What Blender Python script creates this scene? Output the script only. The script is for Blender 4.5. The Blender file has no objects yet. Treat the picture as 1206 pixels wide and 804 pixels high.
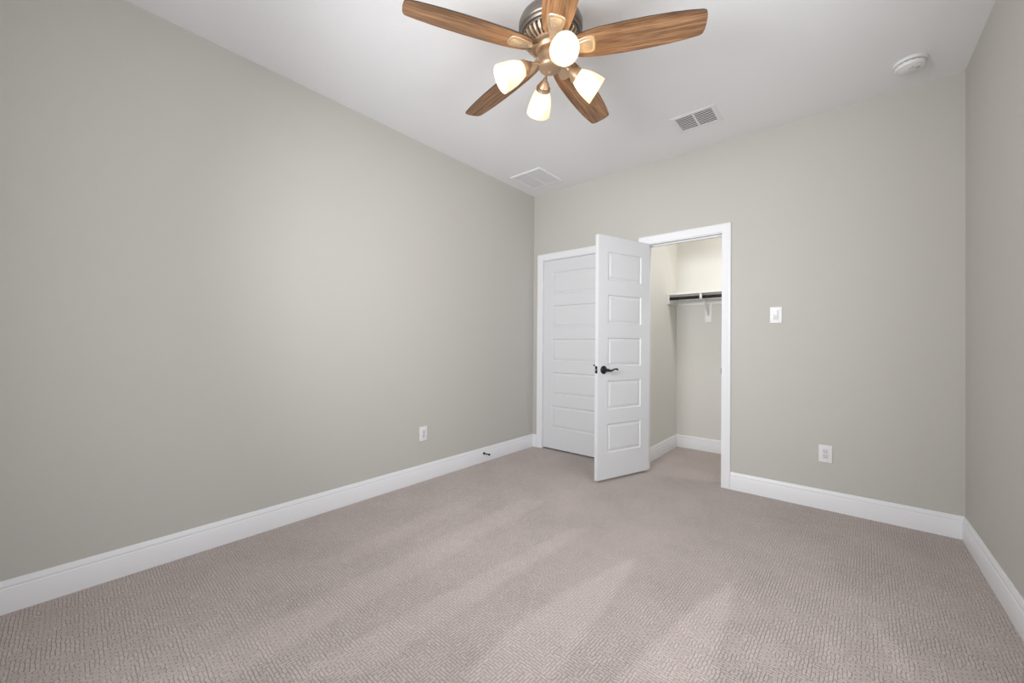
import bpy, bmesh, math, random
from mathutils import Vector, Matrix
R = math.radians
PI = math.pi
random.seed(4)
sc = bpy.context.scene
col = sc.collection

# ------------------------------------------------------------------ camera, world, lights, exposure
W, LEN, HC = 3.158, 3.92, 2.74            # room: x 0..W, y -LEN..0 (back wall at y=0), ceiling HC
CL_X0, CL_X1, CL_Y0, CL_Y1 = 1.19, 2.75, 0.115, 1.06   # closet behind the back wall

cam_d = bpy.data.cameras.new('camera')
cam_d.sensor_width = 36.0
cam_d.lens = 463.83 / 1206 * 36.0
cam_d.clip_start = 0.01
cam = bpy.data.objects.new('camera', cam_d)
col.objects.link(cam)
yaw, pit, rol = -0.7029, 0.0069, 0.0078
fw0 = Vector((math.sin(yaw), math.cos(yaw), 0)); rt0 = Vector((math.cos(yaw), -math.sin(yaw), 0)); up0 = Vector((0, 0, 1))
FW = fw0 * math.cos(pit) + up0 * math.sin(pit)
U1 = up0 * math.cos(pit) - fw0 * math.sin(pit)
RT = rt0 * math.cos(rol) + U1 * math.sin(rol)
UP = U1 * math.cos(rol) - rt0 * math.sin(rol)
cam.matrix_world = Matrix(((RT.x, UP.x, -FW.x, 2.6246), (RT.y, UP.y, -FW.y, -3.4622), (RT.z, UP.z, -FW.z, 1.1153), (0, 0, 0, 1)))
sc.camera = cam

world = bpy.data.worlds.new('world'); sc.world = world
world.use_nodes = True
world.node_tree.nodes['Background'].inputs[0].default_value = (0.75, 0.85, 1.0, 1)
world.node_tree.nodes['Background'].inputs[1].default_value = 0.6

def area(name, loc, rot, sx, sy, power, color, spread=180):
    l = bpy.data.lights.new(name, 'AREA'); l.shape = 'RECTANGLE'; l.size = sx; l.size_y = sy
    l.energy = power; l.color = color; l.spread = R(spread)
    o = bpy.data.objects.new(name, l); o.location = loc; o.rotation_euler = rot
    col.objects.link(o); return o
# area lights at two unseen windows, added to light the room
WIN1 = (0.90, 2.40, 0.60, 2.25)            # near wall: x0, x1, z0, z1
WIN2 = (-3.05, -1.55, 0.60, 2.25)          # right wall: y0, y1, z0, z1
area('added_light_near_window', (1.65, -LEN - 0.16, 1.42), (R(90), 0, 0), 1.6, 1.75, 27, (0.96, 0.98, 1.0))
area('added_light_side_window', (W + 0.16, -2.30, 1.42), (R(90), 0, R(90)), 1.6, 1.75, 32, (0.97, 0.98, 1.0))
area('closet_ceiling_lamp', (2.25, 0.32, HC - 0.03), (0, 0, 0), 0.25, 0.25, 12.5, (1.0, 0.98, 0.945))
# added fill light, out of view, aimed to brighten the far end
area('far_end_fill', (1.55, -3.60, 1.80), (R(86), 0, R(5)), 0.8, 0.6, 24, (0.97, 0.985, 1.0), 115)
BULB = 100.0                                 # strength of the four fan bulbs

vs = sc.view_settings
vs.view_transform = 'Standard'
vs.look = 'None'
vs.gamma = 1.0
vs.use_curve_mapping = False
vs.exposure = 0.03
sc.cycles.use_denoising = True
sc.cycles.max_bounces = 10
sc.cycles.diffuse_bounces = 8
sc.cycles.sample_clamp_indirect = 6.0

# ------------------------------------------------------------------ materials
def mat(name, color, rough=0.5, metal=0.0, bump=None, spec=None):
    m = bpy.data.materials.new(name); m.use_nodes = True
    nt = m.node_tree; b = nt.nodes['Principled BSDF']
    b.inputs['Base Color'].default_value = (*color, 1); b.inputs['Roughness'].default_value = rough
    b.inputs['Metallic'].default_value = metal
    if spec is not None: b.inputs['Specular IOR Level'].default_value = spec
    if bump:
        scale, strength, dist = bump
        tc = nt.nodes.new('ShaderNodeTexCoord'); n = nt.nodes.new('ShaderNodeTexNoise'); bp = nt.nodes.new('ShaderNodeBump')
        n.inputs['Scale'].default_value = scale; n.inputs['Detail'].default_value = 3
        bp.inputs['Strength'].default_value = strength; bp.inputs['Distance'].default_value = dist
        nt.links.new(tc.outputs['Object'], n.inputs['Vector']); nt.links.new(n.outputs['Fac'], bp.inputs['Height'])
        nt.links.new(bp.outputs['Normal'], b.inputs['Normal'])
    return m

M_WALL = mat('greige_wall_paint', (0.52, 0.505, 0.47), 0.75, bump=(160, 0.25, 0.002), spec=0.25)
M_CEIL = mat('ceiling_paint', (0.80, 0.80, 0.81), 0.85, bump=(120, 0.3, 0.003), spec=0.2)
M_CLOS = mat('closet_wall_paint', (0.70, 0.69, 0.655), 0.75, bump=(160, 0.25, 0.002), spec=0.25)
M_TRIM = mat('white_trim_paint', (0.78, 0.785, 0.805), 0.38, bump=(60, 0.05, 0.001), spec=0.4)
M_DOOR = mat('white_door_paint', (0.69, 0.70, 0.72), 0.40, bump=(90, 0.06, 0.001), spec=0.4)
M_PLAST = mat('white_plastic', (0.76, 0.76, 0.76), 0.35)
M_INSERT = mat('white_plastic_insert', (0.66, 0.665, 0.68), 0.3)
M_SHELF = mat('white_shelf_paint', (0.80, 0.80, 0.78), 0.4)
M_BLACK = mat('oil_rubbed_black', (0.010, 0.009, 0.009), 0.38, 0.3)
M_ROD = mat('dark_bronze_rod', (0.03, 0.027, 0.025), 0.3, 0.7)
M_DUCT_SHADE = mat('painted_duct_shade', (0.03, 0.03, 0.03), 0.9)
M_GREYV = mat('vent_shadow_grey', (0.10, 0.10, 0.10), 0.9)
M_FILTER = mat('filter_media', (0.42, 0.42, 0.42), 0.9, bump=(400, 0.3, 0.002))
M_GRILLE = mat('grille_paint', (0.64, 0.64, 0.64), 0.6)
M_BRONZE = mat('antique_pewter', (0.40, 0.275, 0.18), 0.42, 0.75, bump=(90, 0.12, 0.001))
M_METAL_SHADED = mat('shaded_pewter', (0.20, 0.175, 0.15), 0.40, 0.8)  # fan metal darkened to paint in the shade above the bulbs
M_METAL_LIT = mat('lit_bronze', (0.60, 0.47, 0.33), 0.42, 0.65)  # fan metal lightened to paint in bulb glow on ribs and irons
M_SLOT_SHADE = mat('motor_slot_shade', (0.035, 0.022, 0.015), 0.7)  # dark colour stands for the shade between the motor ribs
M_STEEL = mat('satin_steel', (0.55, 0.53, 0.50), 0.3, 0.9)

def wood_mat():
    m = bpy.data.materials.new('oak_blade'); m.use_nodes = True
    nt = m.node_tree; b = nt.nodes['Principled BSDF']; L = nt.links.new; N = nt.nodes.new
    tc = N('ShaderNodeTexCoord'); oi = N('ShaderNodeObjectInfo')
    ad = N('ShaderNodeVectorMath'); ad.operation = 'MULTIPLY_ADD'
    cmb = N('ShaderNodeCombineXYZ'); L(oi.outputs['Random'], cmb.inputs[0]); L(oi.outputs['Random'], cmb.inputs[1])
    ad.inputs[1].default_value = (7, 3, 0)
    L(cmb.outputs[0], ad.inputs[0]); L(tc.outputs['Object'], ad.inputs[2])
    mp = N('ShaderNodeMapping'); mp.inputs['Scale'].default_value = (2.6, 42, 20); L(ad.outputs[0], mp.inputs['Vector'])
    n1 = N('ShaderNodeTexNoise'); n1.inputs['Scale'].default_value = 1.0; n1.inputs['Detail'].default_value = 5; n1.inputs['Distortion'].default_value = 0.6
    L(mp.outputs[0], n1.inputs['Vector'])
    mp2 = N('ShaderNodeMapping'); mp2.inputs['Scale'].default_value = (12, 260, 90); L(ad.outputs[0], mp2.inputs['Vector'])
    n2 = N('ShaderNodeTexNoise'); n2.inputs['Scale'].default_value = 1.0; n2.inputs['Detail'].default_value = 2
    L(mp2.outputs[0], n2.inputs['Vector'])
    mx = N('ShaderNodeMath'); mx.operation = 'MULTIPLY_ADD'; mx.inputs[1].default_value = 0.45; L(n2.outputs['Fac'], mx.inputs[0])
    m2 = N('ShaderNodeMath'); m2.operation = 'MULTIPLY'; m2.inputs[1].default_value = 0.75; L(n1.outputs['Fac'], m2.inputs[0])
    L(m2.outputs[0], mx.inputs[2])
    cr = N('ShaderNodeValToRGB'); e = cr.color_ramp.elements
    e[0].position = 0.36; e[0].color = (0.055, 0.026, 0.013, 1)
    e[1].position = 0.78; e[1].color = (0.43, 0.245, 0.125, 1)
    k = e.new(0.58); k.color = (0.235, 0.120, 0.058, 1)
    L(mx.outputs[0], cr.inputs['Fac']); L(cr.outputs['Color'], b.inputs['Base Color'])
    b.inputs['Roughness'].default_value = 0.5
    return m
M_WOOD = wood_mat()
M_EDGE = mat('dark_blade_edge', (0.05, 0.028, 0.018), 0.5)

def shade_mat():
    m = bpy.data.materials.new('frosted_lamp_glass'); m.use_nodes = True
    nt = m.node_tree; nt.nodes.remove(nt.nodes['Principled BSDF']); out = nt.nodes['Material Output']; N = nt.nodes.new; L = nt.links.new
    tr = N('ShaderNodeBsdfTranslucent'); tr.inputs[0].default_value = (0.95, 0.87, 0.71, 1)
    df = N('ShaderNodeBsdfDiffuse'); df.inputs[0].default_value = (0.80, 0.76, 0.66, 1)
    gl = N('ShaderNodeBsdfGlossy'); gl.inputs['Roughness'].default_value = 0.15
    a = N('ShaderNodeMixShader'); a.inputs[0].default_value = 0.45; L(tr.outputs[0], a.inputs[1]); L(df.outputs[0], a.inputs[2])
    c = N('ShaderNodeMixShader'); c.inputs[0].default_value = 0.05; L(a.outputs[0], c.inputs[1]); L(gl.outputs[0], c.inputs[2])
    L(c.outputs[0], out.inputs['Surface'])
    return m
M_SHADE = shade_mat()
def emit(name, color, s):
    m = bpy.data.materials.new(name); m.use_nodes = True
    nt = m.node_tree; nt.nodes.remove(nt.nodes['Principled BSDF'])
    e = nt.nodes.new('ShaderNodeEmission'); e.inputs[0].default_value = (*color, 1); e.inputs[1].default_value = s
    nt.links.new(e.outputs[0], nt.nodes['Material Output'].inputs['Surface']); return m
M_BULB = emit('lit_bulb', (1.0, 0.86, 0.66), BULB)

def carpet_mat():
    m = bpy.data.materials.new('patterned_carpet'); m.use_nodes = True
    nt = m.node_tree; b = nt.nodes['Principled BSDF']; L = nt.links.new; N = nt.nodes.new
    def math_(op, a, bb=None, cc=None, clamp=False):
        n = N('ShaderNodeMath'); n.operation = op; n.use_clamp = clamp
        for i, v in enumerate((a, bb, cc)):
            if v is None: continue
            if isinstance(v, (int, float)): n.inputs[i].default_value = v
            else: L(v, n.inputs[i])
        return n.outputs[0]
    tc = N('ShaderNodeTexCoord'); P = tc.outputs['Object']
    # wobble so the tufts are not ruler-straight
    nw = N('ShaderNodeTexNoise'); nw.inputs['Scale'].default_value = 45; nw.inputs['Detail'].default_value = 2; L(P, nw.inputs['Vector'])
    sb = N('ShaderNodeVectorMath'); sb.operation = 'SUBTRACT'; sb.inputs[1].default_value = (0.5, 0.5, 0.5); L(nw.outputs['Color'], sb.inputs[0])
    wob = N('ShaderNodeVectorMath'); wob.operation = 'MULTIPLY_ADD'; wob.inputs[1].default_value = (0.011, 0.011, 0); L(sb.outputs[0], wob.inputs[0]); L(P, wob.inputs[2])
    def brick(rot):
        mp = N('ShaderNodeMapping'); mp.inputs['Rotation'].default_value = (0, 0, rot); L(wob.outputs[0], mp.inputs['Vector'])
        bk = N('ShaderNodeTexBrick'); bk.inputs['Scale'].default_value = 1.0
        bk.inputs['Brick Width'].default_value = 0.030; bk.inputs['Row Height'].default_value = 0.0115
        bk.inputs['Mortar Size'].default_value = 0.0016; bk.inputs['Mortar Smooth'].default_value = 0.6
        bk.inputs['Color1'].default_value = (0.9, 0.9, 0.9, 1); bk.inputs['Color2'].default_value = (0.7, 0.7, 0.7, 1); bk.inputs['Mortar'].default_value = (0.0, 0.0, 0.0, 1)
        L(mp.outputs[0], bk.inputs['Vector']); return bk
    b1, b2 = brick(0.03), brick(PI / 2 + 0.03)
    vor = N('ShaderNodeTexVoronoi'); vor.distance = 'CHEBYCHEV'; vor.inputs['Scale'].default_value = 24; L(P, vor.inputs['Vector'])
    sx = N('ShaderNodeSeparateColor'); L(vor.outputs['Color'], sx.inputs[0])
    sel = math_('GREATER_THAN', sx.outputs[0], 0.5)
    mixp = N('ShaderNodeMix'); mixp.data_type = 'RGBA'; L(sel, mixp.inputs['Factor']); L(b1.outputs['Color'], mixp.inputs['A']); L(b2.outputs['Color'], mixp.inputs['B'])
    rgb = N('ShaderNodeRGBToBW'); L(mixp.outputs['Result'], rgb.inputs[0])
    # vacuum strokes: pile brushed one way reads lighter (polygons on the floor, metres)
    nv = N('ShaderNodeTexNoise'); nv.inputs['Scale'].default_value = 9; nv.inputs['Detail'].default_value = 4; L(P, nv.inputs['Vector'])
    s2 = N('ShaderNodeVectorMath'); s2.operation = 'SUBTRACT'; s2.inputs[1].default_value = (0.5, 0.5, 0.5); L(nv.outputs['Color'], s2.inputs[0])
    P2 = N('ShaderNodeVectorMath'); P2.operation = 'MULTIPLY_ADD'; P2.inputs[1].default_value = (0.055, 0.055, 0); L(s2.outputs[0], P2.inputs[0]); L(P, P2.inputs[2])
    total = None
    for poly, amp, soft in STROKES:
        soft *= 0.65
        cx = sum(p[0] for p in poly) / len(poly); cy = sum(p[1] for p in poly) / len(poly)
        acc = None
        for i in range(len(poly)):
            (x0, y0), (x1, y1) = poly[i], poly[(i + 1) % len(poly)]
            nx, ny = y0 - y1, x1 - x0; l = math.hypot(nx, ny); nx /= l; ny /= l
            if (cx - x0) * nx + (cy - y0) * ny < 0: nx, ny = -nx, -ny
            dt = N('ShaderNodeVectorMath'); dt.operation = 'DOT_PRODUCT'; dt.inputs[1].default_value = (nx / soft, ny / soft, 0); L(P2.outputs[0], dt.inputs[0])
            h = math_('ADD', dt.outputs['Value'], 0.5 - (x0 * nx + y0 * ny) / soft, clamp=True)
            acc = h if acc is None else math_('MULTIPLY', acc, h)
        amp *= 1.05
        total = math_('MULTIPLY', acc, amp) if total is None else math_('MULTIPLY_ADD', acc, amp, total)
    # soft blotches of trodden pile
    nb = N('ShaderNodeTexNoise'); nb.inputs['Scale'].default_value = 3.2; nb.inputs['Detail'].default_value = 5; L(P, nb.inputs['Vector'])
    blot = math_('MULTIPLY_ADD', nb.outputs['Fac'], 0.30, -0.155)
    # fine yarn grain
    ng = N('ShaderNodeTexNoise'); ng.inputs['Scale'].default_value = 420; ng.inputs['Detail'].default_value = 2; L(P, ng.inputs['Vector'])
    grain = math_('MULTIPLY_ADD', ng.outputs['Fac'], 0.60, -0.30)
    pat = math_('MULTIPLY_ADD', rgb.outputs[0], 0.66, -0.43)
    f = math_('ADD', math_('ADD', total, blot), math_('ADD', grain, pat))
    f = math_('ADD', f, 1.0)
    vm = N('ShaderNodeVectorMath'); vm.operation = 'SCALE'; vm.inputs[0].default_value = CARPET; L(f, vm.inputs['Scale'])
    L(vm.outputs[0], b.inputs['Base Color'])
    b.inputs['Roughness'].default_value = 1.0; b.inputs['Specular IOR Level'].default_value = 0.1
    b.inputs['Sheen Weight'].default_value = 0.15
    hh = math_('MULTIPLY_ADD', ng.outputs['Fac'], 0.7, rgb.outputs[0])
    bp = N('ShaderNodeBump'); bp.inputs['Strength'].default_value = 0.6; bp.inputs['Distance'].default_value = 0.004
    L(hh, bp.inputs['Height']); L(bp.outputs['Normal'], b.inputs['Normal'])
    return m
CARPET = (0.470, 0.405, 0.377)
STROKES = [
    ([(2.224, -1.342), (2.294, -2.024), (2.049, -2.236), (2.125, -1.703)], 0.17, 0.05),
    ([(1.791, -1.431), (1.827, -1.65), (1.885, -2.377), (1.655, -2.576), (1.626, -2.285), (1.656, -1.929)], 0.15, 0.05),
    ([(0.843, -1.233), (0.992, -1.153), (1.075, -3.076), (0.889, -3.237)], 0.1, 0.08),
    ([(1.352, -1.395), (1.439, -1.318), (1.382, -2.788), (1.202, -2.943)], 0.11, 0.06),
    ([(0.506, -1.478), (0.634, -1.344), (0.708, -2.474), (0.58, -2.585)], 0.07, 0.08),
    ([(2.691, -1.305), (2.734, -1.251), (2.812, -1.577), (2.754, -1.627)], 0.1, 0.05),
    ([(2.533, -1.509), (2.608, -1.507), (2.651, -1.716), (2.587, -1.771)], 0.08, 0.06),
    ([(2.293, -1.779), (2.404, -1.621), (2.485, -1.727), (2.329, -1.963)], 0.07, 0.08),
    ([(0.781, -0.886), (0.918, -0.344), (1.242, -0.933), (1.079, -1.175)], 0.07, 0.3),
    ([(0.493, -0.01), (0.777, -0.048), (1.062, -0.572), (0.628, -0.443)], -0.08, 0.3),
]
M_CARPET = carpet_mat()

# ------------------------------------------------------------------ helpers
def link_mesh(name, bm, material, parent=None, smooth=False, recalc=True):
    if recalc: bmesh.ops.recalc_face_normals(bm, faces=bm.faces[:])
    me = bpy.data.meshes.new(name); bm.to_mesh(me); bm.free()
    for mm in (material if isinstance(material, (list, tuple)) else [material]): me.materials.append(mm)
    if smooth:
        for p in me.polygons: p.use_smooth = True
        me.set_sharp_from_angle(angle=R(40))
    o = bpy.data.objects.new(name, me); col.objects.link(o)
    if parent: o.parent = parent
    return o
def tag(o, label, cat, group=None, kind=None):
    o['label'] = label; o['category'] = cat
    if group: o['group'] = group
    if kind: o['kind'] = kind
    return o
def empty(name, loc=(0, 0, 0), rot=(0, 0, 0)):
    o = bpy.data.objects.new(name, None); o.location = loc; o.rotation_euler = rot; o.empty_display_size = 0.05
    col.objects.link(o); return o
def box(bm, x0, x1, y0, y1, z0, z1, bev=0.0, M=None, mi=0, seg=2):
    r = bmesh.ops.create_cube(bm, size=1.0)
    v = r['verts']
    for p in v: p.co = Vector((x0 if p.co.x < 0 else x1, y0 if p.co.y < 0 else y1, z0 if p.co.z < 0 else z1))
    fs = list({f for p in v for f in p.link_faces})
    for f in fs: f.material_index = mi
    if bev > 0:
        es = list({e for p in v for e in p.link_edges})
        rr = bmesh.ops.bevel(bm, geom=es, offset=bev, segments=seg, affect='EDGES', profile=0.6)
        v = list({p for f in rr['faces'] for p in f.verts} | {p for p in v if p.is_valid})
    if M is not None: bmesh.ops.transform(bm, matrix=M, verts=v)
    return v
def lathe(bm, prof, seg=48, M=None, mi=0, cap0=False, cap1=False):
    """prof: (r, z) list turned about z"""
    rings = []
    for r, z in prof:
        if r < 1e-6: rings.append([bm.verts.new((0, 0, z))])
        else: rings.append([bm.verts.new((r * math.cos(2 * PI * i / seg), r * math.sin(2 * PI * i / seg), z)) for i in range(seg)])
    for a, b in zip(rings, rings[1:]):
        for i in range(seg):
            j = (i + 1) % seg
            if len(a) == 1 and len(b) == 1: continue
            if len(a) == 1: f = bm.faces.new((a[0], b[i], b[j]))
            elif len(b) == 1: f = bm.faces.new((a[i], b[0], a[j]))
            else: f = bm.faces.new((a[i], b[i], b[j], a[j]))
            f.material_index = mi
    if cap0 and len(rings[0]) > 1: bm.faces.new(rings[0]).material_index = mi
    if cap1 and len(rings[-1]) > 1: bm.faces.new(rings[-1]).material_index = mi
    vs_ = [v for r in rings for v in r]
    if M is not None: bmesh.ops.transform(bm, matrix=M, verts=vs_)
    return vs_
def tube(bm, pts, rad, seg=12, M=None, mi=0):
    pts = [Vector(p) for p in pts]
    rads = rad if isinstance(rad, (list, tuple)) else [rad] * len(pts)
    rings = []; n0 = None
    for i, p in enumerate(pts):
        d = (pts[min(i + 1, len(pts) - 1)] - pts[max(i - 1, 0)]).normalized()
        if n0 is None: n0 = d.orthogonal().normalized()
        n0 = (n0 - d * n0.dot(d)).normalized(); b = d.cross(n0)
        rings.append([bm.verts.new(p + (n0 * math.cos(2 * PI * k / seg) + b * math.sin(2 * PI * k / seg)) * rads[i]) for k in range(seg)])
    for a, b in zip(rings, rings[1:]):
        for k in range(seg): bm.faces.new((a[k], b[k], b[(k + 1) % seg], a[(k + 1) % seg])).material_index = mi
    bm.faces.new(rings[0]).material_index = mi; bm.faces.new(rings[-1]).material_index = mi
    vs_ = [v for r in rings for v in r]
    if M is not None: bmesh.ops.transform(bm, matrix=M, verts=vs_)
    return vs_
def smooth_path(pts, n=6):
    pts = [Vector(p) for p in pts]; out = []
    for i in range(len(pts) - 1):
        p0, p1, p2, p3 = pts[max(i - 1, 0)], pts[i], pts[i + 1], pts[min(i + 2, len(pts) - 1)]
        for k in range(n):
            t = k / n
            out.append(0.5 * ((2 * p1) + (p2 - p0) * t + (2 * p0 - 5 * p1 + 4 * p2 - p3) * t * t + (3 * p1 - p0 - 3 * p2 + p3) * t ** 3))
    out.append(pts[-1]); return out

# ------------------------------------------------------------------ the shell
TH = 0.115
ENTRY = (0.132, 0.940)                      # entry door slab, x
CLO = (1.262, 1.874)                        # closet opening between jambs, x
DH = 2.012                                  # top of the openings inside the jambs
JT = 0.018
bm = bmesh.new()
box(bm, -TH, W + TH, -LEN - TH, 0.0575, -0.10, 0.0)
box(bm, CL_X0 - 0.06, CL_X1 + 0.06, 0.0575, CL_Y1 + 0.06, -0.10, 0.0)
tag(link_mesh('floor', bm, M_CARPET), 'taupe patterned carpet with pale vacuum strokes covering the whole floor', 'carpet', kind='structure')
bm = bmesh.new()
box(bm, -TH, W + TH, -LEN - TH, CL_Y1 + 0.06, HC, HC + 0.12)
tag(link_mesh('ceiling', bm, M_CEIL), 'flat white painted ceiling above the bedroom and closet', 'ceiling', kind='structure')
bm = bmesh.new(); box(bm, -TH, 0, -LEN - TH, TH, 0, HC)
tag(link_mesh('wall_left', bm, M_WALL), 'long plain greige painted wall with one outlet and a door stop', 'wall', kind='structure')
def wall_with_hole(name, fixed_axis, a0, a1, f0, f1, hole, label):
    bm = bmesh.new(); h0, h1, z0, z1 = hole
    for (p, q, r, s) in ((a0, h0, 0, HC), (h1, a1, 0, HC), (h0, h1, 0, z0), (h0, h1, z1, HC)):
        if fixed_axis == 'y': box(bm, p, q, f0, f1, r, s)
        else: box(bm, f0, f1, p, q, r, s)
    tag(link_mesh(name, bm, M_WALL), label, 'wall', kind='structure')
wall_with_hole('wall_right', 'x', -LEN - TH, TH, W, W + TH, WIN2, 'narrow strip of greige painted wall beside the far right corner')
wall_with_hole('wall_near', 'y', 0, W, -LEN - TH, -LEN, WIN1, 'greige painted wall with an added window behind the photographer')
bm = bmesh.new()
for (p, q, r, s) in ((0, ENTRY[0] - 0.003 - JT, 0, HC), (ENTRY[1] + 0.003 + JT, CLO[0] - JT, 0, HC), (CLO[1] + JT, W, 0, HC),
                     (ENTRY[0] - 0.003 - JT, ENTRY[1] + 0.003 + JT, DH + JT, HC), (CLO[0] - JT, CLO[1] + JT, DH + JT, HC)):
    box(bm, p, q, 0, TH, r, s)
tag(link_mesh('wall_back', bm, M_WALL), 'greige painted wall holding the two white doors, a switch and an outlet', 'wall', kind='structure')
bm = bmesh.new(); box(bm, CL_X0 - 0.06, CL_X0, CL_Y0, CL_Y1 + 0.06, 0, HC)
tag(link_mesh('wall_closet_left', bm, M_CLOS), 'pale closet side wall seen through the open doorway', 'wall', kind='structure')
bm = bmesh.new(); box(bm, CL_X0, CL_X1, CL_Y1, CL_Y1 + 0.06, 0, HC)
tag(link_mesh('wall_closet_back', bm, M_CLOS), 'pale closet back wall behind the shelf and hanging rod', 'wall', kind='structure')
bm = bmesh.new(); box(bm, CL_X1, CL_X1 + 0.06, CL_Y0, CL_Y1 + 0.06, 0, HC)
tag(link_mesh('wall_closet_right', bm, M_CLOS), 'pale closet end wall out of sight past the jamb', 'wall', kind='structure')
# hall wall seen only as the dark gap under the closed entry door
bm = bmesh.new(); box(bm, -TH, CL_X0 - 0.06, 0.40, 0.46, 0, HC); box(bm, -TH, 0, TH, 0.40, 0, HC)
tag(link_mesh('wall_hall', bm, M_CLOS), 'hall wall hidden behind the closed entry door', 'wall', kind='structure')
bm = bmesh.new(); box(bm, -TH, CL_X0 - 0.06, 0.0575, 0.46, -0.10, 0.0)
tag(link_mesh('floor_hall', bm, M_CARPET), 'hall floor beyond the closed entry door', 'carpet', kind='structure')

# added windows behind the photographer, unseen, placed for the light they let in
def window(name, axis, a0, a1, z0, z1, f, label):
    bm = bmesh.new(); t = 0.05
    def b(p, q, r, s, d0, d1):
        if axis == 'y': box(bm, p, q, f + d0, f + d1, r, s, 0.003)
        else: box(bm, f - d1, f - d0, p, q, r, s, 0.003)
    b(a0, a0 + t, z0, z1, 0.0, 0.07); b(a1 - t, a1, z0, z1, 0.0, 0.07)
    b(a0 + t, a1 - t, z0, z0 + t, 0.0, 0.07); b(a0 + t, a1 - t, z1 - t, z1, 0.0, 0.07)
    zm = (z0 + z1) / 2
    b(a0 + t, a1 - t, zm - 0.02, zm + 0.02, 0.02, 0.06)
    tag(link_mesh(name, bm, M_TRIM), label, 'window', kind='structure')
window('added_window_1', 'y', WIN1[0], WIN1[1], WIN1[2], WIN1[3], -LEN - TH, 'added, unseen white framed single hung window in the near wall')
window('added_window_2', 'x', WIN2[0], WIN2[1], WIN2[2], WIN2[3], W + TH, 'added, unseen white framed single hung window in the side wall')

# baseboards: profile swept along a wall, mitred at inside corners
BH = 0.133
BP = [(0.015, 0.0), (0.015, 0.098), (0.0135, 0.1015), (0.0115, 0.104), (0.0125, 0.108), (0.0115, 0.115), (0.0085, 0.122), (0.007, 0.127), (0.006, 0.131), (0.004, BH), (0.0, BH), (0.0, 0.0)]
def base_run(bm, p0, p1, nrm, m0=0, m1=0):
    """p0,p1: wall-line ends; nrm: into the room; m=1 mitres an inside corner"""
    p0, p1, nrm = Vector((*p0, 0)), Vector((*p1, 0)), Vector((*nrm, 0)); d = (p1 - p0).normalized()
    A = [bm.verts.new(p0 + nrm * t + d * (t * m0) + Vector((0, 0, z))) for t, z in BP]
    B = [bm.verts.new(p1 + nrm * t - d * (t * m1) + Vector((0, 0, z))) for t, z in BP]
    n = len(BP)
    for i in range(n): bm.faces.new((A[i], A[(i + 1) % n], B[(i + 1) % n], B[i]))
    bm.faces.new(A); bm.faces.new(B)
CW = 0.066
CE = (ENTRY[0] - 0.003 - 0.004, ENTRY[1] + 0.003 + 0.004)      # casing inner edges
CC = (CLO[0] - 0.006, CLO[1] + 0.000)
bm = bmesh.new(); base_run(bm, (0, -LEN), (0, 0), (1, 0), 1, 1)
tag(link_mesh('baseboard_left', bm, M_TRIM, smooth=True), 'long white baseboard along the left wall with a black door stop', 'baseboard', kind='structure')
bm = bmesh.new()
base_run(bm, (0, 0), (CE[0] - CW, 0), (0, -1), 1, 0); base_run(bm, (CE[1] + CW, 0), (CC[0] - CW, 0), (0, -1)); base_run(bm, (CC[1] + CW, 0), (W, 0), (0, -1), 0, 1)
tag(link_mesh('baseboard_back', bm, M_TRIM, smooth=True), 'white baseboard under the switch and outlet wall', 'baseboard', kind='structure')
bm = bmesh.new(); base_run(bm, (W, -LEN), (W, 0), (-1, 0), 1, 1)
tag(link_mesh('baseboard_right', bm, M_TRIM, smooth=True), 'white baseboard running toward the camera from the far right corner', 'baseboard', kind='structure')
bm = bmesh.new(); base_run(bm, (0, -LEN), (W, -LEN), (0, 1), 1, 1)
tag(link_mesh('baseboard_near', bm, M_TRIM, smooth=True), 'white baseboard under the added window behind the photographer', 'baseboard', kind='structure')
bm = bmesh.new(); base_run(bm, (CL_X0, CL_Y0), (CL_X0, CL_Y1), (1, 0), 0, 1)
tag(link_mesh('baseboard_closet_left', bm, M_TRIM, smooth=True), 'white baseboard on the closet side wall', 'baseboard', kind='structure')
bm = bmesh.new(); base_run(bm, (CL_X0, CL_Y1), (CL_X1, CL_Y1), (0, -1), 1, 1)
tag(link_mesh('baseboard_closet_back', bm, M_TRIM, smooth=True), 'white baseboard on the closet back wall', 'baseboard', kind='structure')

# door casings and jambs
CP = [(0.0, 0.0), (0.0, 0.009), (0.003, 0.0105), (0.020, 0.0115), (0.030, 0.013), (0.046, 0.0155), (0.052, 0.017), (0.061, 0.017), (0.0645, 0.015), (CW, 0.012), (CW, 0.0)]
def casing(bm, x0, x1, zh, y, s):
    """picture-frame casing round an opening; s=-1 faces the room"""
    rows = []
    for st in range(4):
        row = []
        for w, t in CP:
            x = x0 - w if st < 2 else x1 + w
            z = 0.0 if st in (0, 3) else zh + w
            row.append(bm.verts.new((x, y + s * t, z)))
        rows.append(row)
    n = len(CP)
    for a, b in zip(rows, rows[1:]):
        for i in range(n): bm.faces.new((a[i], a[(i + 1) % n], b[(i + 1) % n], b[i]))
    bm.faces.new(rows[0]); bm.faces.new(rows[-1])
def jamb(bm, x0, x1, zh):
    box(bm, x0 - JT, x0, 0, TH, 0, zh + JT, 0.001); box(bm, x1, x1 + JT, 0, TH, 0, zh + JT, 0.001); box(bm, x0, x1, 0, TH, zh, zh + JT, 0.001)
    # stops
    box(bm, x0, x0 + 0.010, 0.048, 0.080, 0, zh, 0.001); box(bm, x1 - 0.010, x1, 0.048, 0.080, 0, zh, 0.001); box(bm, x0 + 0.010, x1 - 0.010, 0.048, 0.080, zh - 0.010, zh, 0.001)
bm = bmesh.new(); casing(bm, CE[0], CE[1], DH + 0.008, 0, -1)
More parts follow.
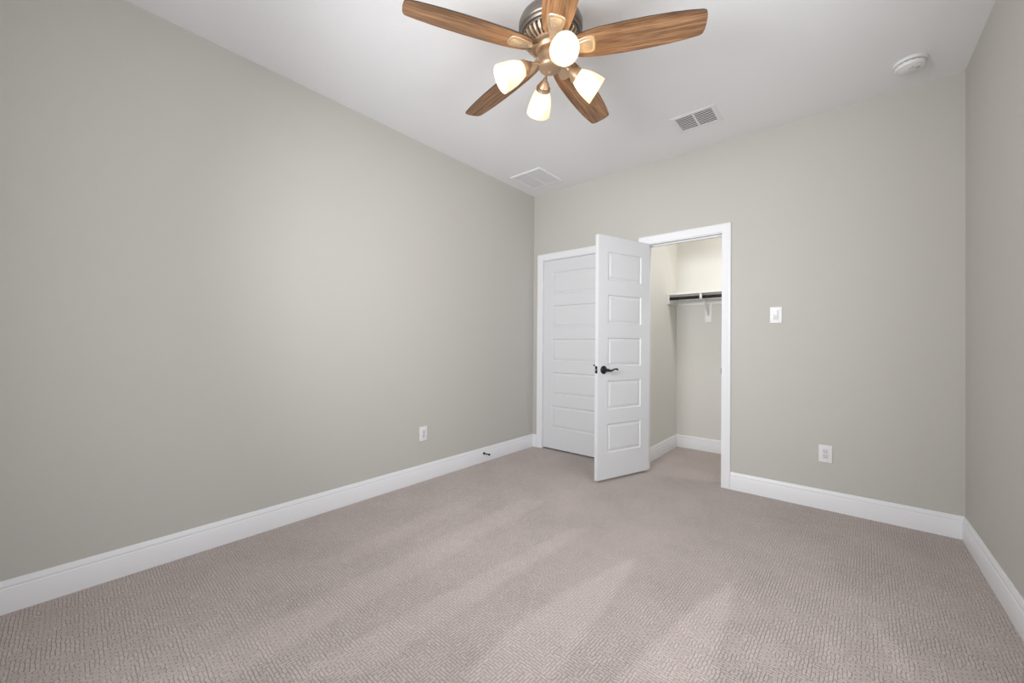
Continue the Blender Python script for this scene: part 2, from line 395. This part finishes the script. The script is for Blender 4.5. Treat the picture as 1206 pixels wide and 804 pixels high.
t1 = tag(link_mesh('trim_1', bm, M_TRIM, smooth=True), 'white casing round the closed door in the far left corner', 'door casing', kind='structure')
bm = bmesh.new(); jamb(bm, ENTRY[0] - 0.003, ENTRY[1] + 0.003, DH); link_mesh('jamb', bm, M_TRIM, t1)
bm = bmesh.new(); casing(bm, CC[0], CC[1], DH + 0.008, 0, -1); casing(bm, CC[0], CC[1], DH + 0.008, TH, 1)
t2 = tag(link_mesh('trim_2', bm, M_TRIM, smooth=True), 'white casing round the open closet doorway', 'door casing', kind='structure')
bm = bmesh.new(); jamb(bm, CLO[0], CLO[1], DH); link_mesh('jamb', bm, M_TRIM, t2)
bm = bmesh.new(); box(bm, CLO[1] - 0.0015, CLO[1] + 0.0002, 0.004, 0.036, 0.885, 0.945, 0.0006); box(bm, CLO[1] - 0.004, CLO[1] - 0.001, -0.004, 0.004, 0.893, 0.937, 0.001)
sp = link_mesh('strike_plate', bm, M_BLACK, t2); sp['label'] = 'black strike plate'

# ------------------------------------------------------------------ five-panel doors
def door_slab(width, z0, z1, d, panels_x, panels_z):
    """hinge edge at local x=0, room face y=0, other face y=d; moulded panels on both faces"""
    bm = bmesh.new()
    xs = [0, panels_x[0], panels_x[1], width]
    zs = [z0] + [z for p in sorted(panels_z) for z in p] + [z1]
    pan = {2 * i + 1 for i in range(len(panels_z))}
    steps = [(0.0, 0.0), (0.003, 0.0045), (0.007, 0.0085), (0.012, 0.0085), (0.028, 0.0045), (0.031, 0.0025)]
    for face, sgn in ((0.0, 1), (d, -1)):
        g = [[bm.verts.new((x, face, z)) for z in zs] for x in xs]
        for i in range(3):
            for j in range(len(zs) - 1):
                if i == 1 and j in pan:
                    prev = [g[1][j], g[2][j], g[2][j + 1], g[1][j + 1]]
                    x0, x1, a, b = xs[1], xs[2], zs[j], zs[j + 1]
                    for inset, dep in steps[1:]:
                        cur = [bm.verts.new((x0 + inset, face + sgn * dep, a + inset)), bm.verts.new((x1 - inset, face + sgn * dep, a + inset)),
                               bm.verts.new((x1 - inset, face + sgn * dep, b - inset)), bm.verts.new((x0 + inset, face + sgn * dep, b - inset))]
                        for k in range(4): bm.faces.new((prev[k], prev[(k + 1) % 4], cur[(k + 1) % 4], cur[k]))
                        prev = cur
                    bm.faces.new(prev)
                else:
                    bm.faces.new((g[i][j], g[i + 1][j], g[i + 1][j + 1], g[i][j + 1]))
        if face == 0.0: g0 = g
    for j in range(len(zs) - 1):
        bm.faces.new((g0[0][j], g0[0][j + 1], g[0][j + 1], g[0][j])); bm.faces.new((g0[3][j], g0[3][j + 1], g[3][j + 1], g[3][j]))
    for i in range(3):
        bm.faces.new((g0[i][0], g0[i + 1][0], g[i + 1][0], g[i][0])); bm.faces.new((g0[i][-1], g0[i + 1][-1], g[i + 1][-1], g[i][-1]))
    bmesh.ops.recalc_face_normals(bm, faces=bm.faces[:])
    es = [e for e in bm.edges if len(e.link_faces) == 2 and e.calc_face_angle(0) > 1.2 and
          all(abs(v.co.x) < 1e-5 or abs(v.co.x - width) < 1e-5 or abs(v.co.z - z0) < 1e-5 or abs(v.co.z - z1) < 1e-5 for v in e.verts)]
    bmesh.ops.bevel(bm, geom=es, offset=0.002, segments=2, affect='EDGES')
    return bm
PZ = [(1.880 - 0.3525 * i - 0.236, 1.880 - 0.3525 * i) for i in range(5)]
DZ0, DZ1 = 0.022, 2.009
def lever_set(parent, xr, z, y_face, out, toward):
    """rosette, neck and wave lever on one face; out = +-1 along y, toward = +-1 along x"""
    M = Matrix.Translation((xr, y_face, z)) @ Matrix.Rotation(-out * PI / 2, 4, 'X')
    bm = bmesh.new()
    lathe(bm, [(0, 0), (0.033, 0), (0.0335, 0.004), (0.031, 0.007), (0.024, 0.010), (0.014, 0.014), (0.011, 0.020), (0.0105, 0.040), (0.0125, 0.044), (0.0125, 0.052), (0.009, 0.056), (0, 0.057)], 36, M)
    pts = smooth_path([(xr - toward * 0.006, y_face + out * 0.048, z), (xr + toward * 0.018, y_face + out * 0.049, z - 0.003), (xr + toward * 0.045, y_face + out * 0.049, z - 0.004),
                       (xr + toward * 0.072, y_face + out * 0.048, z + 0.005), (xr + toward * 0.098, y_face + out * 0.046, z + 0.007), (xr + toward * 0.116, y_face + out * 0.044, z + 0.002)])
    n = len(pts)
    rad = [0.0115 - 0.0055 * min(1, i / (n * 0.55)) + (0.0012 if i > n * 0.7 else 0) for i in range(n)]
    tube(bm, pts, rad, 12)
    h = link_mesh('door_handle', bm, M_BLACK, parent, smooth=True); h['label'] = 'black lever handle'
    return h
def hinge(parent, z, x, y, material):
    bm = bmesh.new()
    for k in range(3): lathe(bm, [(0, -0.044 + k * 0.0297), (0.0055, -0.044 + k * 0.0297), (0.0055, -0.0150 + k * 0.0297), (0, -0.0150 + k * 0.0297)], 14, Matrix.Translation((x, y, z)))
    box(bm, x, x + 0.004, y, y + 0.03, z - 0.044, z + 0.044)
    return link_mesh('hinge', bm, material, parent, smooth=True)
# closed entry door
wE = ENTRY[1] - ENTRY[0]
d1 = tag(link_mesh('door_1', door_slab(wE, 0.016, DZ1, 0.035, (0.112, wE - 0.112), PZ), M_DOOR), 'closed white five panel door in the far left corner, half hidden by the open one', 'door', kind='structure')
d1.location = (ENTRY[0], 0.004, 0)
lever_set(d1, wE - 0.06, 0.913, 0.0, -1, -1)
for z in (1.745, 1.083, 0.25): hinge(d1, z, -0.002, -0.009, M_TRIM)
# open closet door
wC = 0.606
TH_OPEN = -1.90508
d2 = tag(link_mesh('door_2', door_slab(wC, DZ0, DZ1, 0.035, (0.108, wC - 0.108), PZ), M_DOOR), 'white five panel door standing open in front of the closet, black lever handle', 'door', kind='structure')
for v in d2.data.vertices: v.co.x += 0.003; v.co.y += 0.012
d2.location = (CLO[0], -0.012, 0); d2.rotation_euler = (0, 0, TH_OPEN)
lever_set(d2, 0.003 + wC - 0.062, 0.913, 0.047, 1, -1)
lever_set(d2, 0.003 + wC - 0.062, 0.913, 0.012, -1, -1)
for z in (1.83, 1.02, 0.22): hinge(d2, z, 0.0, 0.0, M_BLACK)
bm = bmesh.new()
xe = 0.003 + wC
box(bm, xe - 0.0005, xe + 0.0015, 0.0165, 0.0425, 0.885, 0.943, 0.0006)
lp = link_mesh('latch_plate', bm, M_BLACK, d2); lp['label'] = 'black latch plate'
bm = bmesh.new()
box(bm, xe + 0.001, xe + 0.010, 0.024, 0.035, 0.906, 0.922, 0.002)
lb = link_mesh('latch_bolt', bm, M_STEEL, lp); lb['label'] = 'steel latch bolt'

# ------------------------------------------------------------------ wall plates
def plate_bm(w=0.074, h=0.118):
    bm = bmesh.new(); box(bm, -w / 2, w / 2, -0.0065, 0, -h / 2, h / 2, 0.003, seg=3); return bm
def outlet(loc, rotz, label):
    t = empty('wall_outlet', loc, (0, 0, rotz)); tag(t, label, 'outlet', 'duplex outlets low on the walls')
    link_mesh('cover_plate', plate_bm(), M_PLAST, t, smooth=True)
    bm = bmesh.new(); box(bm, -0.0165, 0.0165, -0.0085, -0.0060, -0.0335, 0.0335, 0.0012)
    rc = link_mesh('receptacle', bm, M_INSERT, t, smooth=True)
    for zc in (0.0165, -0.0165):
        bm = bmesh.new()
        box(bm, -0.0085, -0.0058, -0.0089, -0.0084, zc - 0.001, zc + 0.008); box(bm, 0.0055, 0.0080, -0.0089, -0.0084, zc - 0.0005, zc + 0.0075)
        lathe(bm, [(0, 0), (0.0030, 0), (0.0030, 0.0005), (0, 0.0005)], 12, Matrix.Translation((0, -0.0084, zc - 0.0075)) @ Matrix.Rotation(PI / 2, 4, 'X'))
        s = link_mesh('socket_slots', bm, M_GREYV, rc); s['label'] = 'dark plug slots'
    return t
outlet((2.520, 0, 0.381), 0, 'white duplex outlet on the back wall under the light switch')
outlet((0, -1.475, 0.382), R(90), 'white duplex outlet on the long left wall above the baseboard')
t = empty('light_switch', (2.2335, 0, 1.345)); tag(t, 'white rocker light switch beside the closet doorway', 'light switch')
link_mesh('cover_plate', plate_bm(), M_PLAST, t, smooth=True)
bm = bmesh.new(); v = box(bm, -0.0165, 0.0165, -0.0095, -0.0050, -0.0335, 0.0335, 0.001)
bmesh.ops.transform(bm, matrix=Matrix.Rotation(R(3), 4, 'X'), verts=bm.verts[:])
link_mesh('rocker', bm, M_INSERT, t, smooth=True)

# ------------------------------------------------------------------ door stop
t = empty('door_stop', (0.015, -0.780, 0.082)); tag(t, 'short black rigid door stop on the left baseboard', 'door stop')
RX = Matrix.Rotation(PI / 2, 4, 'Y')
bm = bmesh.new(); lathe(bm, [(0, 0), (0.0125, 0), (0.0125, 0.003), (0.009, 0.006), (0.0055, 0.009), (0.0048, 0.062), (0, 0.062)], 24, RX)
link_mesh('stem', bm, M_BLACK, t, smooth=True)
bm = bmesh.new(); lathe(bm, [(0, 0.060), (0.0075, 0.060), (0.0085, 0.064), (0.0085, 0.074), (0.0065, 0.078), (0, 0.078)], 24, RX)
link_mesh('rubber_tip', bm, M_BLACK, t, smooth=True)

# ------------------------------------------------------------------ closet shelf, rod, bracket
SY0 = 0.755
t = empty('closet_shelf', (CL_X0, CL_Y1, 1.65)); tag(t, 'white closet shelf across the closet above the hanging rod', 'shelf')
def at_shelf(o): o.parent = t; o.matrix_parent_inverse = Matrix.Translation((-CL_X0, -CL_Y1, -1.65)); return o
bm = bmesh.new(); box(bm, CL_X0, CL_X1, SY0, CL_Y1, 1.642, 1.660, 0.0015); at_shelf(link_mesh('shelf_board', bm, M_SHELF))
bm = bmesh.new(); box(bm, CL_X0, CL_X0 + 0.018, SY0 + 0.004, CL_Y1, 1.553, 1.642, 0.002); tag(link_mesh('trim_3', bm, M_SHELF), 'short white cleat board on the closet side wall at the rod end', 'cleat', kind='structure')
bm = bmesh.new(); box(bm, CL_X0 + 0.018, CL_X1, CL_Y1 - 0.018, CL_Y1, 1.553, 1.642, 0.002); tag(link_mesh('trim_4', bm, M_SHELF), 'long white cleat board under the shelf on the closet back wall', 'cleat', kind='structure')
RODY, RODZ = 0.788, 1.606
bm = bmesh.new(); tube(bm, [(CL_X0 + 0.018, RODY, RODZ), (CL_X1, RODY, RODZ)], 0.0155, 24)
tag(link_mesh('closet_rod', bm, M_ROD, smooth=True), 'dark bronze hanging rod under the white closet shelf', 'rod')
BX = 1.515
t = empty('shelf_bracket', (BX, CL_Y1, 1.50)); tag(t, 'white metal shelf and rod bracket on the closet back wall', 'bracket')
def at_br(o): o.parent = t; o.matrix_parent_inverse = Matrix.Translation((-BX, -CL_Y1, -1.50)); return o
bm = bmesh.new(); box(bm, BX - 0.032, BX + 0.032, CL_Y1 - 0.021, CL_Y1 - 0.018, 1.555, 1.640, 0.001); box(bm, BX - 0.032, BX + 0.032, CL_Y1 - 0.004, CL_Y1, 1.362, 1.552, 0.001); box(bm, BX - 0.030, BX + 0.030, CL_Y1 - 0.02, CL_Y1 - 0.004, 1.362, 1.366, 0.001)
at_br(link_mesh('wall_plate', bm, M_SHELF))
bm = bmesh.new(); box(bm, BX - 0.010, BX + 0.010, RODY - 0.02, CL_Y1 - 0.004, 1.634, 1.641, 0.001); at_br(link_mesh('arm', bm, M_SHELF))
bm = bmesh.new()
tube(bm, [(BX, CL_Y1 - 0.006, 1.44), (BX, CL_Y1 - 0.05, 1.475), (BX, RODY + 0.06, 1.625), (BX, RODY + 0.035, 1.636)], 0.0075, 10); at_br(link_mesh('brace', bm, M_SHELF, smooth=True))
bm = bmesh.new()
pts = [(RODY + 0.0185 * math.cos(a), RODZ + 0.0185 * math.sin(a)) for a in [R(x) for x in range(-200, 21, 20)]]
n = len(pts); va = []
for xx in (BX - 0.012, BX + 0.012):
    va.append([[bm.verts.new((xx, y, z)) for y, z in pts], [bm.verts.new((xx, RODY + (y - RODY) * 1.2, RODZ + (z - RODZ) * 1.2)) for y, z in pts]])
for i in range(n - 1):
    bm.faces.new((va[0][0][i], va[0][0][i + 1], va[1][0][i + 1], va[1][0][i])); bm.faces.new((va[0][1][i], va[0][1][i + 1], va[1][1][i + 1], va[1][1][i]))
    for s in (0, 1): bm.faces.new((va[s][0][i], va[s][0][i + 1], va[s][1][i + 1], va[s][1][i]))
for i in (0, n - 1): bm.faces.new((va[0][0][i], va[0][1][i], va[1][1][i], va[1][0][i]))
box(bm, BX - 0.012, BX + 0.012, RODY - 0.023, RODY - 0.0185, RODZ, 1.641, 0.0005)
at_br(link_mesh('rod_hook', bm, M_SHELF, smooth=True))

# ------------------------------------------------------------------ ceiling vents
def frame_bm(x0, x1, y0, y1, b, zt, drop, slope):
    bm = bmesh.new()
    def ring(ins, z): return [bm.verts.new((x0 + ins, y0 + ins, z)), bm.verts.new((x1 - ins, y0 + ins, z)), bm.verts.new((x1 - ins, y1 - ins, z)), bm.verts.new((x0 + ins, y1 - ins, z))]
    rs = [ring(0, zt), ring(0, zt - 0.0015), ring(slope, zt - drop), ring(b - 0.002, zt - drop), ring(b, zt - drop + 0.001), ring(b, zt)]
    for a, c in zip(rs, rs[1:]):
        for k in range(4): bm.faces.new((a[k], a[(k + 1) % 4], c[(k + 1) % 4], c[k]))
    return bm
# supply register
cx, cy = 1.803, -0.4595
t = empty('air_vent', (cx, cy, HC)); tag(t, 'white ceiling supply register with two banks of dark louvers', 'air vent')
w2, h2, b = 0.149, 0.122, 0.030
link_mesh('frame', frame_bm(-w2, w2, -h2, h2, b, 0.0, 0.005, 0.006), M_PLAST, t)
bm = bmesh.new(); box(bm, -w2 + b, w2 - b, -h2 + b, h2 - b, -0.0012, -0.0002); link_mesh('duct_backing', bm, M_DUCT_SHADE, t)  # flat dark plate, shade inside the duct put into its colour
bm = bmesh.new(); box(bm, -0.006, 0.006, -h2 + b, h2 - b, -0.0075, -0.0015, 0.001); link_mesh('divider', bm, M_PLAST, t)
ns = 8
for bank in (-1, 1):
    bm = bmesh.new()
    xa, xb = (-w2 + b, -0.006) if bank < 0 else (0.006, w2 - b)
    for i in range(ns):
        y = -h2 + b + (i + 0.62) * (2 * h2 - 2 * b) / ns
        box(bm, xa, xb, -0.0026, 0.0026, -0.0006, 0.0006, 0, Matrix.Translation((0, y, -0.0045)) @ Matrix.Rotation(R(-28), 4, 'X'))
    link_mesh('louver_bank', bm, M_PLAST, t)
# return grille
cx, cy = 0.306, -0.378
t = empty('air_vent', (cx, cy, HC)); tag(t, 'flat white ceiling return grille close to the far left corner', 'air vent')
w2, h2, b = 0.180, 0.185, 0.026
link_mesh('frame', frame_bm(-w2, w2, -h2, h2, b, 0.0, 0.009, 0.006), M_CEIL, t)
bm = bmesh.new(); box(bm, -w2 + b, w2 - b, -h2 + b, h2 - b, -0.0012, -0.0002); link_mesh('duct_backing', bm, M_FILTER, t)
bm = bmesh.new(); box(bm, -0.005, 0.005, -h2 + b, h2 - b, -0.0078, -0.0012, 0.001); link_mesh('divider', bm, M_CEIL, t)
for bank in (-1, 1):
    bm = bmesh.new()
    xa, xb = (-w2 + b, -0.005) if bank < 0 else (0.005, w2 - b)
    nn = 22
    for i in range(nn):
        y = -h2 + b + (i + 0.5) * (2 * h2 - 2 * b) / nn
        box(bm, xa, xb, -0.0058, 0.0058, -0.0005, 0.0005, 0, Matrix.Translation((0, y, -0.0042)) @ Matrix.Rotation(R(-28), 4, 'X'))
    link_mesh('louver_bank', bm, M_GRILLE, t)

# ------------------------------------------------------------------ smoke detector
t = empty('smoke_detector', (2.902, -0.300, HC), (0, 0, R(-30))); tag(t, 'round white smoke detector on the ceiling by the far right corner', 'smoke detector')
bm = bmesh.new(); lathe(bm, [(0, 0), (0.071, 0), (0.072, -0.004), (0.072, -0.012), (0.070, -0.015), (0.064, -0.016), (0, -0.016)], 56); link_mesh('mounting_base', bm, M_PLAST, t, smooth=True)
bm = bmesh.new(); lathe(bm, [(0, -0.016), (0.058, -0.016), (0.058, -0.020), (0.064, -0.021), (0.064, -0.033), (0.061, -0.038), (0.052, -0.041), (0.050, -0.040), (0.048, -0.0415), (0, -0.043)], 56); body = link_mesh('body', bm, M_PLAST, t, smooth=True)
bm = bmesh.new()
for k in range(14):
    a = 2 * PI * k / 14
    box(bm, 0.0575, 0.0590, -0.0085, 0.0085, -0.0196, -0.0165, 0, Matrix.Rotation(a, 4, 'Z'))
link_mesh('vent_slots', bm, M_GREYV, body)
bm = bmesh.new(); lathe(bm, [(0, -0.0425), (0.013, -0.0425), (0.013, -0.0445), (0.011, -0.0455), (0, -0.0455)], 28, Matrix.Translation((0.012, -0.018, 0))); link_mesh('test_button', bm, M_INSERT, t, smooth=True)
bm = bmesh.new()
for k in range(3): box(bm, 0.020, 0.036, -0.0012, 0.0012, -0.0432, -0.0425, 0, Matrix.Translation((0, 0.010 + k * 0.006, 0)))
link_mesh('sounder_slots', bm, M_FILTER, t)

# ------------------------------------------------------------------ ceiling fan
FX, FY = 1.571, -1.959
fan = empty('ceiling_fan', (FX, FY, HC)); tag(fan, 'five blade oak ceiling fan with four lit frosted glass shades', 'ceiling fan')
Z = lambda z: z - HC
bm = bmesh.new(); lathe(bm, [(0, 0), (0.072, 0), (0.074, -0.008), (0.070, -0.028), (0.052, -0.048), (0.030, -0.058), (0.018, -0.060), (0, -0.060)], 48)
link_mesh('canopy', bm, M_METAL_SHADED, fan, smooth=True)
bm = bmesh.new(); tube(bm, [(0, 0, Z(2.682)), (0, 0, Z(2.640))], 0.014, 20); link_mesh('downrod', bm, M_METAL_SHADED, fan, smooth=True)
bm = bmesh.new()
lathe(bm, [(0, Z(2.655)), (0.030, Z(2.655)), (0.075, Z(2.650)), (0.118, Z(2.638)), (0.140, Z(2.620)), (0.148, Z(2.600)), (0.148, Z(2.572)), (0.145, Z(2.566)), (0.140, Z(2.563)), (0.142, Z(2.556)), (0.138, Z(2.548)), (0.130, Z(2.546)), (0.128, Z(2.540)), (0.120, Z(2.540)), (0, Z(2.556))], 64)
mh = link_mesh('motor_housing', bm, M_METAL_SHADED, fan, smooth=True)
bm = bmesh.new(); lathe(bm, [(0, Z(2.556)), (0.118, Z(2.541)), (0.106, Z(2.524)), (0.080, Z(2.511)), (0, Z(2.511))], 48)
link_mesh('motor_core', bm, M_SLOT_SHADE, fan, smooth=True)
bm = bmesh.new()
NR = 32
for k in range(NR):
    a = 2 * PI * k / NR
    p = [(0.128, 2.545), (0.124, 2.530), (0.112, 2.516), (0.094, 2.507), (0.080, 2.504)]
    q = [(0.118, 2.546), (0.114, 2.534), (0.104, 2.522), (0.090, 2.514), (0.080, 2.510)]
    hw = [0.0052, 0.0050, 0.0046, 0.0040, 0.0036]
    rows = []
    for (r, z), (r2, z2), h in zip(p, q, hw):
        rows.append([bm.verts.new(Matrix.Rotation(a, 3, 'Z') @ Vector(c)) for c in ((r, -h, Z(z)), (r, h, Z(z)), (r2, h, Z(z2)), (r2, -h, Z(z2)))])
    for A, B in zip(rows, rows[1:]):
        for i in range(4): bm.faces.new((A[i], A[(i + 1) % 4], B[(i + 1) % 4], B[i]))
    bm.faces.new(rows[0]); bm.faces.new(rows[-1])
link_mesh('vent_ribs', bm, M_METAL_LIT, fan)
bm = bmesh.new(); lathe(bm, [(0, Z(2.512)), (0.084, Z(2.512)), (0.088, Z(2.508)), (0.088, Z(2.500)), (0.084, Z(2.496)), (0.070, Z(2.494)), (0.066, Z(2.480)), (0.062, Z(2.476)), (0, Z(2.476))], 56)
link_mesh('blade_hub', bm, M_BRONZE, fan, smooth=True)
bm = bmesh.new(); lathe(bm, [(0, Z(2.476)), (0.046, Z(2.476)), (0.050, Z(2.470)), (0.051, Z(2.452)), (0.050, Z(2.425)), (0.053, Z(2.420)), (0.053, Z(2.408)), (0.049, Z(2.400)), (0.036, Z(2.392)), (0.018, Z(2.387)), (0.010, Z(2.382)), (0.009, Z(2.376)), (0, Z(2.372))], 48)
link_mesh('switch_housing', bm, M_BRONZE, fan, smooth=True)

# blades
HWID = [(0.115, 0.050), (0.135, 0.056), (0.165, 0.0625), (0.225, 0.0695), (0.33, 0.0725), (0.43, 0.0725), (0.53, 0.0685), (0.60, 0.0625), (0.645, 0.0560)]
def blade_bm():
    bm = bmesh.new()
    up = [(r, h) for r, h in HWID] + [(0.655, 0.0525), (0.661, 0.046), (0.666, 0.030), (0.668, 0.0)]
    # round the root
    up = [(0.104, 0.0), (0.105, 0.034), (0.109, 0.045)] + up
    outline = up + [(r, -h) for r, h in reversed(up[1:-1])]
    tk = 0.0028; bev = 0.0012
    top = [bm.verts.new((r, h, tk)) for r, h in outline]; bot = [bm.verts.new((r, h, -tk)) for r, h in outline]
    n = len(outline)
    bm.faces.new(top); bm.faces.new(bot[::-1])
    for i in range(n):
        f = bm.faces.new((top[i], bot[i], bot[(i + 1) % n], top[(i + 1) % n])); f.material_index = 1
    return bm
PITCH = R(-12.5)
def iron_bm():
    """blade bracket below the blade, in the blade's own frame (pitch included)"""
    bm = bmesh.new()
    def plate(pts, z0, z1, ins):
        a = [bm.verts.new((x, y, z0)) for x, y in pts]
        cx_ = sum(p[0] for p in pts) / len(pts)
        c = [bm.verts.new((cx_ + (x - cx_) * (1 - ins), y * (1 - ins), z1)) for x, y in pts]
        n_ = len(pts)
        for i in range(n_): bm.faces.new((a[i], a[(i + 1) % n_], c[(i + 1) % n_], c[i]))
        bm.faces.new(a); bm.faces.new(c)
        return c
    tongue = []
    for s in (1, -1):
        seq = [(0.098, 0.020), (0.115, 0.026), (0.140, 0.034), (0.170, 0.040), (0.190, 0.040), (0.201, 0.034), (0.206, 0.022), (0.208, 0.0)]
        tongue += [(x, s * y) for x, y in (seq if s > 0 else reversed(seq[:-1]))]
    plate(tongue, -0.0028, -0.0068, 0.06)
    # raised inner moulding
    inner = [(0.118 + (x - 0.098) * 0.70, y * 0.68) for x, y in tongue]
    plate(inner, -0.0064, -0.0092, 0.10)
    # arm to the hub
    arm = smooth_path([(0.060, 0, 0.010), (0.078, 0, 0.004), (0.095, 0, -0.005), (0.118, 0, -0.006)], 4)
    hwid = [0.017 + 0.004 * i / len(arm) for i in range(len(arm))]
    rows = []
    for p, h in zip(arm, hwid):
        rows.append([bm.verts.new((p.x, -h, p.z)), bm.verts.new((p.x, -h * 0.6, p.z - 0.004)), bm.verts.new((p.x, h * 0.6, p.z - 0.004)), bm.verts.new((p.x, h, p.z)), bm.verts.new((p.x, 0, p.z + 0.003))])
    for A, B in zip(rows, rows[1:]):
        for i in range(5): bm.faces.new((A[i], A[(i + 1) % 5], B[(i + 1) % 5], B[i]))
    bm.faces.new(rows[0]); bm.faces.new(rows[-1])
    # two screw heads
    for sx_ in (0.150, 0.176):
        lathe(bm, [(0, -0.0108), (0.003, -0.0104), (0.0042, -0.0090), (0.0042, -0.0080), (0, -0.0080)], 12, Matrix.Translation((sx_, 0, 0)))
    return bm
blade0 = link_mesh('blade', blade_bm(), [M_WOOD, M_EDGE], fan)
iron0 = link_mesh('blade_iron', iron_bm(), M_METAL_LIT, blade0, smooth=True); iron0['label'] = 'bronze blade bracket'
PH = R(241.16)
for k in range(5):
    if k == 0: bl = blade0
    else:
        bl = blade0.copy(); col.objects.link(bl); bl.parent = fan
        ir = iron0.copy(); col.objects.link(ir); ir.parent = bl
    bl.location = (0, 0, Z(2.484))
    bl.rotation_euler = (Matrix.Rotation(PH + k * 2 * PI / 5, 4, 'Z') @ Matrix.Rotation(PITCH, 4, 'X')).to_euler()

# light kit: arm > socket, lamp_shade, bulb ; local +x points away from the hub
NECK = Vector((0.125, 0, 2.387 - HC)); RIM = Vector((0.232, 0, 2.322 - HC))
AX = (RIM - NECK).normalized(); LSH = (RIM - NECK).length
BASIS = Matrix.Translation(NECK) @ AX.to_track_quat('Z', 'Y').to_matrix().to_4x4()
bm = bmesh.new(); tube(bm, smooth_path([(0.030, 0, Z(2.402)), (0.050, 0, Z(2.412)), (0.070, 0, Z(2.417)), NECK - AX * 0.044]), 0.0065, 12)
arm0 = link_mesh('light_arm', bm, M_BRONZE, fan, smooth=True)
bm = bmesh.new(); lathe(bm, [(0, -0.048), (0.0085, -0.048), (0.010, -0.044), (0.0095, -0.040), (0.015, -0.034), (0.022, -0.024), (0.028, -0.012), (0.030, -0.008), (0.034, -0.007), (0.035, -0.003), (0.034, 0.001), (0.0355, 0.004), (0.0345, 0.009), (0.031, 0.011), (0.016, 0.011), (0.0, 0.011)], 36, BASIS)
soc0 = link_mesh('lamp_socket', bm, M_BRONZE, arm0, smooth=True)
prof = [(0.0300, 0.002), (0.0335, 0.010), (0.0400, 0.024), (0.0465, 0.042), (0.0520, 0.062), (0.0560, 0.084), (0.0590, 0.106), (0.0605, LSH)]
bm = bmesh.new(); lathe(bm, prof + [(0.0590, LSH + 0.0012)] + [(r - 0.0032, z + 0.0005) for r, z in reversed(prof)], 48, BASIS)
sh0 = link_mesh('lamp_shade', bm, M_SHADE, arm0, smooth=True); sh0['label'] = 'frosted white glass shade'
bm = bmesh.new(); lathe(bm, [(0, 0.011), (0.012, 0.012), (0.013, 0.026), (0.016, 0.034), (0.022, 0.044), (0.0255, 0.056), (0.0265, 0.066), (0.0245, 0.078), (0.018, 0.088), (0.009, 0.0935), (0, 0.095)], 28, BASIS)
bu0 = link_mesh('bulb', bm, M_BULB, arm0, smooth=True); bu0['label'] = 'glowing warm white bulb'
LPH = -0.695
for k in range(4):
    a = arm0
    if k:
        a = arm0.copy(); col.objects.link(a); a.parent = fan
        for o in (soc0, sh0, bu0):
            c = o.copy(); col.objects.link(c); c.parent = a
    a.rotation_euler = (0, 0, LPH + k * PI / 2)
# pull chain
bm = bmesh.new()
for i in range(9): bmesh.ops.create_icosphere(bm, subdivisions=1, radius=0.0013, matrix=Matrix.Translation((-0.020, -0.012, Z(2.390) - i * 0.0027)))
bmesh.ops.create_icosphere(bm, subdivisions=2, radius=0.003, matrix=Matrix.Translation((-0.020, -0.012, Z(2.364))))
pc = link_mesh('pull_chain', bm, M_STEEL, fan, smooth=True)
